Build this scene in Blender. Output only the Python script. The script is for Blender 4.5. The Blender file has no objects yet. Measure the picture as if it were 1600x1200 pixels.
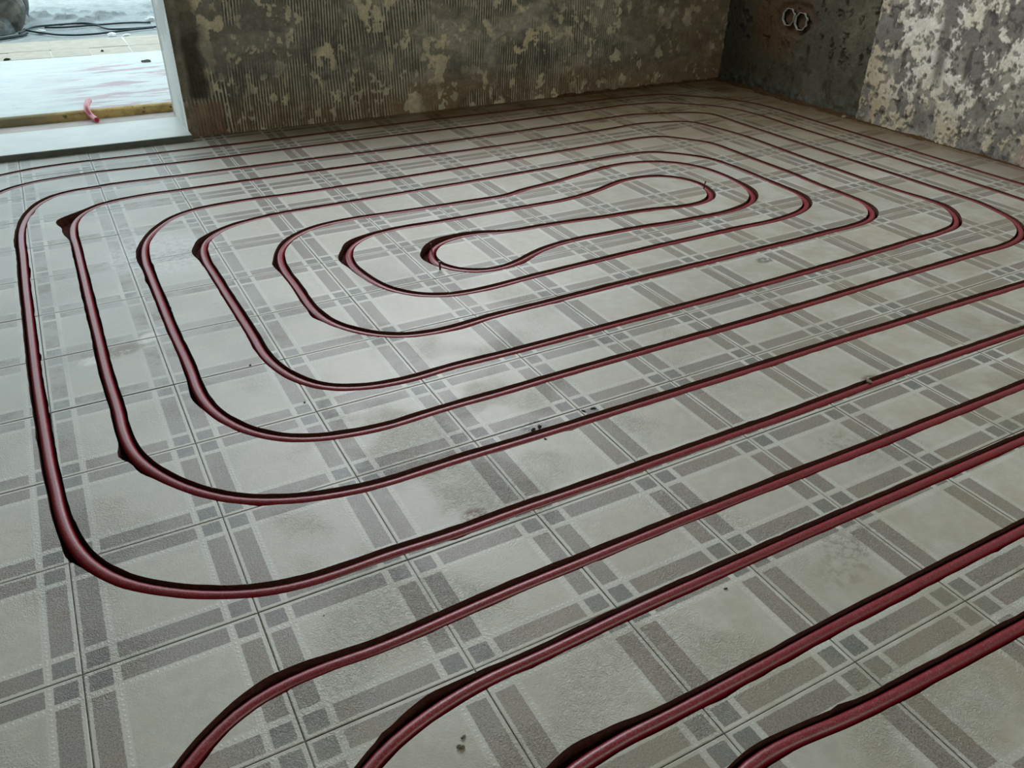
import bpy, bmesh, math, random
import numpy as np
from mathutils import Matrix, Vector, geometry

T = 0.2                      # one floor tile is 20 cm; most plans below are in tile units
random.seed(7)
rng = np.random.default_rng(11)
COL = bpy.context.scene.collection

# ------------------------------------------------------------------ camera
R = [[0.87642633, -0.48126381, 0.01618742],
     [-0.24329792, -0.47157734, -0.84759715],
     [0.41555145, 0.7389181, -0.53039328]]
cam_data = bpy.data.cameras.new('camera')
cam_data.sensor_width = 36.0
cam_data.lens = 1259.385 / 1600.0 * 36.0
cam_data.clip_start = 0.01
cam_data.clip_end = 200
cam = bpy.data.objects.new('camera', cam_data)
COL.objects.link(cam)
CAM = Vector((-0.66907, -0.35263, 0.77298))
cam.matrix_world = Matrix(((R[0][0], -R[1][0], -R[2][0], CAM.x),
                           (R[0][1], -R[1][1], -R[2][1], CAM.y),
                           (R[0][2], -R[1][2], -R[2][2], CAM.z),
                           (0, 0, 0, 1)))
bpy.context.scene.camera = cam

# ------------------------------------------------------------------ world and lights
sc = bpy.context.scene
sc.view_settings.view_transform = 'Standard'
sc.view_settings.look = 'None'
sc.view_settings.gamma = 1.0
sc.view_settings.use_curve_mapping = False
sc.view_settings.exposure = 0.0
world = bpy.data.worlds.new('overcast_sky')
sc.world = world
world.use_nodes = True
bg = world.node_tree.nodes['Background']
bg.inputs[0].default_value = (0.77, 0.95, 1.0, 1)
bg.inputs[1].default_value = 2.55


def area(name, loc, rot, sx, sy, power, color, portal=False):
    l = bpy.data.lights.new(name, 'AREA')
    l.shape = 'RECTANGLE'
    l.size = sx
    l.size_y = sy
    l.energy = power
    l.color = color
    if portal:
        l.cycles.is_portal = True
    o = bpy.data.objects.new(name, l)
    COL.objects.link(o)
    o.location = loc
    o.rotation_euler = rot
    return o


# daylight through the door (portal only guides the sky light) and the back window; the front light is an added fill
area('door_portal', (-1.0, 2.95, 1.2), (math.radians(-90), 0, 0), 1.44, 2.4, 1, (1, 1, 1), True)
area('back_window_daylight', (0.58, 2.78, 1.62), (math.radians(-90), 0, 0), 1.55, 1.25, 58, (0.90, 0.94, 1.0))
area('front_fill', (1.0, -1.80, 2.1), (math.radians(62), 0, 0), 1.6, .8, 17, (1.0, 0.975, 0.76))  # fill light added behind the camera; no window known there


# ------------------------------------------------------------------ helpers
def tag(o, label=None, cat=None, group=None, kind=None):
    if label: o['label'] = label
    if cat: o['category'] = cat
    if group: o['group'] = group
    if kind: o['kind'] = kind
    return o


def mesh_obj(name, verts, faces, mats, parent=None, smooth=False, fmat=None):
    me = bpy.data.meshes.new(name)
    me.from_pydata([tuple(v) for v in verts], [], [tuple(f) for f in faces])
    for m in (mats if isinstance(mats, (list, tuple)) else [mats]):
        me.materials.append(m)
    if fmat is not None:
        me.polygons.foreach_set('material_index', np.array(fmat, dtype=np.int32))
    if smooth:
        me.polygons.foreach_set('use_smooth', np.ones(len(me.polygons), dtype=bool))
    me.update()
    o = bpy.data.objects.new(name, me)
    COL.objects.link(o)
    if parent: o.parent = parent
    return o


def empty(name, loc=(0, 0, 0)):
    o = bpy.data.objects.new(name, None)
    o.location = loc
    o.empty_display_size = 0.05
    COL.objects.link(o)
    return o


def box_geo(x0, x1, y0, y1, z0, z1):
    v = [(x0, y0, z0), (x1, y0, z0), (x1, y1, z0), (x0, y1, z0), (x0, y0, z1), (x1, y0, z1), (x1, y1, z1), (x0, y1, z1)]
    f = [(0, 3, 2, 1), (4, 5, 6, 7), (0, 1, 5, 4), (1, 2, 6, 5), (2, 3, 7, 6), (3, 0, 4, 7)]
    return v, f


class Geo:
    def __init__(s):
        s.v = []; s.f = []; s.m = []

    def add(s, vf, mi=0):
        b = len(s.v)
        s.v += list(vf[0])
        s.f += [tuple(i + b for i in f) for f in vf[1]]
        s.m += list(mi) if isinstance(mi, list) else [mi] * len(vf[1])
        return s

    def obj(s, name, mats, parent=None, smooth=False):
        return mesh_obj(name, s.v, s.f, mats, parent, smooth, s.m)


def tube_geo(pts, r, seg=12, cap=True, wob=None):
    pts = [Vector(p) for p in pts]
    n = len(pts)
    V = []; Fc = []
    up = Vector((0, 0, 1))
    prev = None
    for i, p in enumerate(pts):
        t = (pts[min(i + 1, n - 1)] - pts[max(i - 1, 0)]).normalized()
        if prev is None:
            a = up if abs(t.z) < .9 else Vector((1, 0, 0))
            u = t.cross(a).normalized()
        else:
            u = (prev - t * prev.dot(t)).normalized()
        prev = u
        w = t.cross(u)
        rr = r if wob is None else r * wob(i)
        for k in range(seg):
            a = 2 * math.pi * k / seg
            V.append(p + u * (math.cos(a) * rr) + w * (math.sin(a) * rr))
    for i in range(n - 1):
        for k in range(seg):
            k2 = (k + 1) % seg
            Fc.append((i * seg + k, i * seg + k2, (i + 1) * seg + k2, (i + 1) * seg + k))
    if cap:
        Fc.append(tuple(range(seg))[::-1])
        Fc.append(tuple((n - 1) * seg + k for k in range(seg)))
    return V, Fc


# numpy value noise
_LAT = rng.random((16, 256, 256))


def vn(x, y, s=0):
    x = np.asarray(x, float) + 57.3 * s; y = np.asarray(y, float) + 31.7 * s
    xi = np.floor(x).astype(int); yi = np.floor(y).astype(int)
    fx = x - xi; fy = y - yi
    fx = fx * fx * (3 - 2 * fx); fy = fy * fy * (3 - 2 * fy)
    L = _LAT[s % 16]
    a = L[xi % 256, yi % 256]; b = L[(xi + 1) % 256, yi % 256]
    c = L[xi % 256, (yi + 1) % 256]; d = L[(xi + 1) % 256, (yi + 1) % 256]
    return (a * (1 - fx) + b * fx) * (1 - fy) + (c * (1 - fx) + d * fx) * fy


def fbm(x, y, s=0, o=4, g=.5):
    t = 0; a = 1; w = 0
    for k in range(o):
        t = t + a * vn(x * 2 ** k, y * 2 ** k, s + k)
        w += a; a *= g
    return t / w


def ss(a, b, x):
    t = np.clip((x - a) / (b - a), 0, 1)
    return t * t * (3 - 2 * t)


def mixc(c, d, m):
    return c * (1 - m[..., None]) + np.array(d) * m[..., None]


# ------------------------------------------------------------------ material helpers
def mat(name):
    m = bpy.data.materials.new(name)
    m.use_nodes = True
    nt = m.node_tree
    b = nt.nodes['Principled BSDF']
    return m, nt, b


class N:
    """tiny expression builder for shader node trees"""
    def __init__(s, nt): s.nt = nt; s.l = nt.links

    def _in(s, sock, v):
        if isinstance(v, bpy.types.NodeSocket): s.l.new(v, sock)
        else: sock.default_value = v

    def m(s, op, a, b=0.0, c=0.0, clamp=False):
        n = s.nt.nodes.new('ShaderNodeMath'); n.operation = op; n.use_clamp = clamp
        s._in(n.inputs[0], a); s._in(n.inputs[1], b)
        if len(n.inputs) > 2: s._in(n.inputs[2], c)
        return n.outputs[0]

    def step(s, a, b, x):
        n = s.nt.nodes.new('ShaderNodeMapRange'); n.interpolation_type = 'SMOOTHSTEP'
        s._in(n.inputs[0], x); n.inputs[1].default_value = a; n.inputs[2].default_value = b
        return n.outputs[0]

    def maprange(s, a, b, c, d, x):
        n = s.nt.nodes.new('ShaderNodeMapRange')
        s._in(n.inputs[0], x)
        for i, q in enumerate((a, b, c, d)): n.inputs[i + 1].default_value = q
        return n.outputs[0]

    def mix(s, f, a, b, mode='MIX'):
        n = s.nt.nodes.new('ShaderNodeMix'); n.data_type = 'RGBA'; n.blend_type = mode
        s._in(n.inputs[0], f)
        for sock, v in ((n.inputs[6], a), (n.inputs[7], b)):
            if isinstance(v, tuple) and len(v) == 3: v = v + (1,)
            s._in(sock, v)
        return n.outputs[2]

    def noise(s, vec, scale, detail=4, rough=.5, dist=0.0):
        n = s.nt.nodes.new('ShaderNodeTexNoise')
        if vec is not None: s.l.new(vec, n.inputs['Vector'])
        n.inputs['Scale'].default_value = scale; n.inputs['Detail'].default_value = detail
        n.inputs['Roughness'].default_value = rough; n.inputs['Distortion'].default_value = dist
        return n.outputs[0]

    def pos(s): return s.nt.nodes.new('ShaderNodeNewGeometry').outputs['Position']
    def obj(s): return s.nt.nodes.new('ShaderNodeTexCoord').outputs['Object']

    def xyz(s, v):
        n = s.nt.nodes.new('ShaderNodeSeparateXYZ'); s.l.new(v, n.inputs[0]); return n.outputs

    def vscale(s, v, sc):
        n = s.nt.nodes.new('ShaderNodeMapping'); s.l.new(v, n.inputs[0]); n.inputs['Scale'].default_value = sc
        return n.outputs[0]

    def attr(s, name):
        n = s.nt.nodes.new('ShaderNodeAttribute'); n.attribute_name = name; return n.outputs

    def bump(s, h, dist, strength, b, prev=None):
        n = s.nt.nodes.new('ShaderNodeBump'); s.l.new(h, n.inputs['Height'])
        n.inputs['Distance'].default_value = dist
        s._in(n.inputs['Strength'], strength)
        if prev is not None: s.l.new(prev, n.inputs['Normal'])
        s.l.new(n.outputs[0], b.inputs['Normal'])
        return n.outputs[0]


def simple_mat(name, col, rough=.8, var=.25, scale=30, bump=.001, spec=.3, col2=None):
    m, nt, b = mat(name)
    n = N(nt)
    p = n.pos()
    a = n.noise(p, scale, 6, .6)
    f = n.step(.35, .65, a)
    c2 = col2 or tuple(c * (1 - var) for c in col)
    c = n.mix(f, col, c2)
    nt.links.new(c, b.inputs['Base Color'])
    b.inputs['Roughness'].default_value = rough
    b.inputs['Specular IOR Level'].default_value = spec
    if bump: n.bump(n.noise(p, scale * 4, 5, .65), bump, .8, b)
    return m


# ---- glazed floor tile with the printed plaid
def make_tile_mat():
    m, nt, b = mat('plaid_glazed_tile')
    n = N(nt)
    uv = n.attr('tile_uv')[1]
    s, t, _ = n.xyz(uv)
    p = n.pos()
    px, py, pz = n.xyz(p)
    ds = n.m('MINIMUM', s, n.m('SUBTRACT', 1.0, s))
    dt = n.m('MINIMUM', t, n.m('SUBTRACT', 1.0, t))
    wob = n.m('MULTIPLY', n.m('SUBTRACT', n.noise(p, 260, 2), .5), .014)
    dsw = n.m('ADD', ds, wob); dtw = n.m('ADD', dt, wob)

    def band(d): return n.m('MULTIPLY', n.step(.026, .031, d), n.m('SUBTRACT', 1.0, n.step(.150, .156, d)))
    def cen(d): return n.step(.196, .203, d)
    bs, bt, cs, ct = band(dsw), band(dtw), cen(dsw), cen(dtw)
    dark = n.m('MULTIPLY', bs, bt)
    brown = n.m('ADD', n.m('MULTIPLY', bs, ct), n.m('MULTIPLY', bt, cs), clamp=True)
    cream = n.m('MULTIPLY', cs, ct)
    speck = n.noise(p, 900, 2, .7)
    mott = n.noise(p, 55, 5, .62)
    mid = n.noise(p, 260, 3, .6)
    wear = n.m('ADD', n.m('MULTIPLY', n.step(.49, .56, speck), .42), n.m('MULTIPLY', n.step(.45, .7, mid), .20))
    pit = n.m('MULTIPLY', n.step(.49, .57, n.noise(p, 520, 3, .8)), .70)
    ccream = n.mix(n.step(.3, .7, mott), (.465, .450, .395), (.530, .512, .448))
    tone = n.noise(p, 14, 3, .6)
    cbrown = n.mix(n.step(.35, .65, tone), (.235, .216, .196), (.262, .224, .186))
    cdark = n.mix(n.step(.35, .65, tone), (.135, .150, .148), (.150, .158, .146))
    c = n.mix(cream, (.545, .54, .49), ccream)
    c = n.mix(brown, c, cbrown)
    c = n.mix(dark, c, cdark)
    inkmask = n.m('ADD', brown, dark, clamp=True)
    c = n.mix(n.m('MULTIPLY', wear, inkmask), c, (.50, .48, .43))
    c = n.mix(n.m('MULTIPLY', pit, inkmask), c, (.105, .085, .07))
    # raised pearl dots along the white lines
    def dots(d, o):
        row = n.m('SUBTRACT', 1.0, n.m('MULTIPLY', n.m('ABSOLUTE', n.m('SUBTRACT', d, .178)), 85.0), clamp=True)
        ph = n.m('SINE', n.m('MULTIPLY', o, 2 * math.pi * 27))
        return n.m('MULTIPLY', row, n.step(.25, .8, ph))
    dm = n.m('MAXIMUM', dots(ds, t), dots(dt, s))
    dm = n.m('MULTIPLY', dm, n.m('SUBTRACT', 1.0, n.m('MULTIPLY', cream, 1.0)), clamp=True)
    c = n.mix(n.m('MULTIPLY', dm, .75), c, (.68, .67, .62))
    # tile to tile tone
    oi = nt.nodes.new('ShaderNodeObjectInfo').outputs['Random']
    k = n.maprange(0, 1, .93, 1.05, oi)
    comb = nt.nodes.new('ShaderNodeCombineColor')
    for i in range(3): nt.links.new(k, comb.inputs[i])
    c = n.mix(1.0, c, comb.outputs[0], 'MULTIPLY')
    # pale cutting dust lying on the tiles; on the left it also paints in the door's sheen
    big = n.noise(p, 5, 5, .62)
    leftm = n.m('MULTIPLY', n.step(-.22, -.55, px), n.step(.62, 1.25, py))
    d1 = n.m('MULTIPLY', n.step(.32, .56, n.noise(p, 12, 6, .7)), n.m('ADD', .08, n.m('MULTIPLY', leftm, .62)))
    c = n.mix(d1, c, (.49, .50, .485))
    # brown earth dust and painted-in shade, both growing towards the corner of the walls
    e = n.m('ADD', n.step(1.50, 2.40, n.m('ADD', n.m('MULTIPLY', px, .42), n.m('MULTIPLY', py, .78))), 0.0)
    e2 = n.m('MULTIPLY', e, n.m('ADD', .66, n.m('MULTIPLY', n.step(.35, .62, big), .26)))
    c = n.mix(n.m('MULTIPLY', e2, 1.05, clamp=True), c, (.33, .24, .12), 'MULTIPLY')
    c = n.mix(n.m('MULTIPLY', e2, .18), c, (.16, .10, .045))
    warm = n.m('MULTIPLY', n.m('MAXIMUM', n.step(-.5, 1.2, px), n.step(.5, -.1, py)), n.m('MULTIPLY', n.step(.40, .60, n.noise(p, 9, 5, .6)), .46))
    c = n.mix(warm, c, (.31, .275, .185))
    # red-brown dust close to the right and back wall
    wd = n.m('MAXIMUM', n.step(1.80, 2.08, px), n.step(2.42, 2.66, py))
    c = n.mix(n.m('MULTIPLY', wd, n.m('MULTIPLY', n.step(-.3, .5, px), n.m('ADD', .2, n.m('MULTIPLY', big, .7)))), c, (.15, .085, .04))
    # smudges, chips and mortar splashes at the places they lie
    def spot(cx, cy, rx, ry, ang, th=.5):
        ca, sa = math.cos(ang), math.sin(ang)
        dx = n.m('SUBTRACT', px, cx); dy = n.m('SUBTRACT', py, cy)
        u = n.m('ADD', n.m('MULTIPLY', dx, ca / rx), n.m('MULTIPLY', dy, sa / rx))
        v = n.m('ADD', n.m('MULTIPLY', dx, -sa / ry), n.m('MULTIPLY', dy, ca / ry))
        r = n.m('ADD', n.m('MULTIPLY', u, u), n.m('MULTIPLY', v, v))
        return n.m('MULTIPLY', n.m('SUBTRACT', 1.0, n.step(.2, 1.0, r)), n.step(th - .05, th + .08, n.noise(p, 70, 6, .7)), clamp=True)
    for (cx, cy, rx, ry, an, th, colr, st) in [
            (-.665, 1.17, .05, .03, .3, .42, (.24, .20, .15), .8),
            (-.720, 1.155, .03, .02, .3, .40, (.72, .72, .68), .8),
            (-.615, 1.20, .03, .022, .9, .40, (.74, .74, .70), .8),
            (.326, .322, .05, .035, .2, .52, (.24, .21, .15), .5),
            (.118, .118, .07, .04, .3, .51, (.24, .21, .16), .45),
            (.155, .165, .06, .05, .3, .50, (.22, .19, .14), .4),
            (-.284, .436, .026, .02, .2, .46, (.14, .075, .05), .85),
            (-.094, .590, .03, .018, .2, .48, (.04, .04, .035), .9),
            (.535, .432, .03, .02, .2, .42, (.12, .10, .07), .8),
            (.754, .940, .03, .02, .0, .44, (.10, .09, .07), .7),
            (-.53, 1.62, .16, .17, .3, .46, (.70, .72, .72), .45)]:
        c = n.mix(n.m('MULTIPLY', spot(cx, cy, rx, ry, an, th), st), c, colr)
    nt.links.new(c, b.inputs['Base Color'])
    rr = n.m('ADD', .36, n.m('MULTIPLY', mott, .22))
    rr = n.m('ADD', rr, n.m('MULTIPLY', e2, .45))
    rr = n.m('ADD', rr, n.m('MULTIPLY', d1, .15), clamp=True)
    nt.links.new(rr, b.inputs['Roughness'])
    nt.links.new(n.m('SUBTRACT', .55, n.m('MULTIPLY', e2, .5), clamp=True), b.inputs['Specular IOR Level'])
    # fine crawled relief of the glaze, plus the dots
    worm = n.noise(p, 150, 3, .6, 2.2)
    near = n.m('MULTIPLY', n.step(1.1, .5, py), .35)
    msk = n.m('ADD', .16, n.m('MULTIPLY', n.step(.46, .62, n.noise(p, 5.5, 2, .5)), n.m('ADD', .35, near)))
    b1 = n.bump(worm, .0030, msk, b)
    n.bump(dm, .0005, .6, b, b1)
    return m


def make_cut_mat():
    m, nt, b = mat('cut_clay_body')
    n = N(nt)
    p = n.pos()
    a = n.noise(n.vscale(p, (1, 1, 3)), 180, 5, .65)
    c = n.mix(n.step(.3, .7, a), (.060, .024, .018), (.125, .050, .036))
    nt.links.new(c, b.inputs['Base Color'])
    b.inputs['Roughness'].default_value = .95
    b.inputs['Specular IOR Level'].default_value = .1
    n.bump(a, .001, .7, b)
    return m


def make_pipe_mat():
    m, nt, b = mat('red_plastic_pipe')
    n = N(nt)
    p = n.pos()
    px, py, pz = n.xyz(p)
    a = n.noise(n.vscale(p, (1, 1, .4)), 620, 3, .7)
    g = n.noise(p, 22, 4, .6)
    c = n.mix(n.step(.40, .75, g), (.205, .002, .011), (.255, .003, .015))
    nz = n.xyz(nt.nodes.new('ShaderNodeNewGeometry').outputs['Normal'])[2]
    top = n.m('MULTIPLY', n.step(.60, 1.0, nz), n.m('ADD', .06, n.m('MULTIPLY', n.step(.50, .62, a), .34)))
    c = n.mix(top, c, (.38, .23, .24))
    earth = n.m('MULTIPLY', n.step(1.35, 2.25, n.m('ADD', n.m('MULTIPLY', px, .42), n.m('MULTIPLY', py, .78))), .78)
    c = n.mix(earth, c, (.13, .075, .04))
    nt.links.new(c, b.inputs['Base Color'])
    r = n.m('ADD', .30, n.m('MULTIPLY', n.m('MAXIMUM', top, earth), .6))
    nt.links.new(r, b.inputs['Roughness'])
    b.inputs['Specular IOR Level'].default_value = .5
    n.bump(a, .0002, .4, b)
    return m


def make_wall_mat(name, bump=.0015, rough=.95):
    m, nt, b = mat(name)
    n = N(nt)
    p = n.pos()
    c = n.attr('paint')[0]
    f = n.noise(p, 150, 6, .7)
    g = n.maprange(.25, .75, .72, 1.28, f)
    comb = nt.nodes.new('ShaderNodeCombineColor')
    for i in range(3): nt.links.new(g, comb.inputs[i])
    c = n.mix(1.0, c, comb.outputs[0], 'MULTIPLY')
    nt.links.new(c, b.inputs['Base Color'])
    b.inputs['Roughness'].default_value = rough
    b.inputs['Specular IOR Level'].default_value = .15
    n.bump(n.noise(p, 90, 7, .7), bump, .9, b)
    return m


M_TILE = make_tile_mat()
M_CUT = make_cut_mat()
M_PIPE = make_pipe_mat()
M_SHADE = simple_mat('sill_front_shade', (.16, .165, .15), .9, .2, 25, .001, .1)
M_GROUT = simple_mat('grey_grout', (.27, .26, .235), .95, .55, 200, .0006, .1)
M_SCREED = simple_mat('screed', (.16, .12, .10), .95, .3, 40, .002, .1)
M_GROOVE = simple_mat('dusty_groove_bed', (.085, .030, .024), .95, .5, 120, .001, .1)
M_WALL = make_wall_mat('scraped_wall')
M_JAMB = simple_mat('pale_jamb_plaster', (.66, .67, .64), .9, .18, 35, .002, .2)
M_PLASTER = simple_mat('grey_room_plaster', (.24, .225, .185), .95, .2, 6, .003, .1)
M_SLAB = simple_mat('pale_marble_sill', (.62, .64, .62), .45, .08, 14, .0003, .5)
M_BEIGE = simple_mat('beige_paver', (.55, .50, .43), .9, .14, 18, .002, .2)
M_EARTH = simple_mat('grey_earth', (.30, .32, .32), .98, .35, 9, .01, .1)
M_CABLE = simple_mat('black_cable', (.035, .05, .055), .6, .3, 60, 0, .3)
M_WHITE = simple_mat('white_chip', (.75, .77, .76), .8, .1, 60, .001, .3)
M_BOXPL = simple_mat('grey_plastic_rim', (.55, .56, .50), .6, .2, 60, .0003, .3)
M_PIT = simple_mat('dark_pit', (.03, .03, .022), .98, .5, 60, .004, .05)
M_NAIL = simple_mat('rusty_nail', (.10, .022, .02), .5, .4, 300, .0003, .4)
M_CRUMB = simple_mat('plaster_crumbs', (.30, .26, .19), .95, .4, 90, .002, .1)
M_DARKCRUMB = simple_mat('dark_chips', (.05, .05, .04), .9, .4, 120, .001, .1)
M_DUST = simple_mat('rust_brown_dust', (.115, .066, .032), 1.0, .35, 45, .003, .05)

# stains on the white porch floor and yellow stone edge
def make_porch_mat():
    m, nt, b = mat('white_dusty_porch')
    n = N(nt); p = n.pos()
    c = n.mix(n.step(.35, .7, n.noise(n.vscale(p, (1, 2.4, 1)), 6, 5, .6)), (.60, .64, .65), (.68, .70, .70))
    pv = n.vscale(p, (1, 4.5, 1))
    px, py, pz = n.xyz(p)
    red = n.m('MULTIPLY', n.step(.50, .58, n.noise(pv, 3.4, 4, .6)), n.step(-.75, -.45, px))
    red = n.m('MULTIPLY', red, n.m('SUBTRACT', 1.0, n.step(3.75, 4.0, py)))
    c = n.mix(n.m('MULTIPLY', red, .8), c, (.46, .30, .34))
    red2 = n.step(.62, .70, n.noise(pv, 5.1, 3, .6))
    c = n.mix(n.m('MULTIPLY', red2, .35), c, (.52, .46, .50))
    gr = n.step(.60, .67, n.noise(pv, 11, 4, .65))
    c = n.mix(n.m('MULTIPLY', gr, .55), c, (.38, .44, .46))
    nt.links.new(c, b.inputs['Base Color']); b.inputs['Roughness'].default_value = .75
    n.bump(n.noise(pv, 40, 5, .6), .002, .5, b)
    return m


def make_edge_mat():
    m, nt, b = mat('yellow_stone_edge')
    n = N(nt); p = n.pos()
    c = n.mix(n.step(.4, .62, n.noise(n.vscale(p, (1, 1, 2)), 22, 5, .65)), (.62, .44, .17), (.40, .28, .11))
    c = n.mix(n.step(.60, .68, n.noise(p, 42, 4, .6)), c, (.10, .07, .03))
    c = n.mix(n.step(-.55, -.8, n.xyz(p)[0]), c, (.26, .22, .13))
    nt.links.new(c, b.inputs['Base Color']); b.inputs['Roughness'].default_value = .9
    n.bump(n.noise(p, 60, 5, .6), .003, .7, b)
    return m


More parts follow.
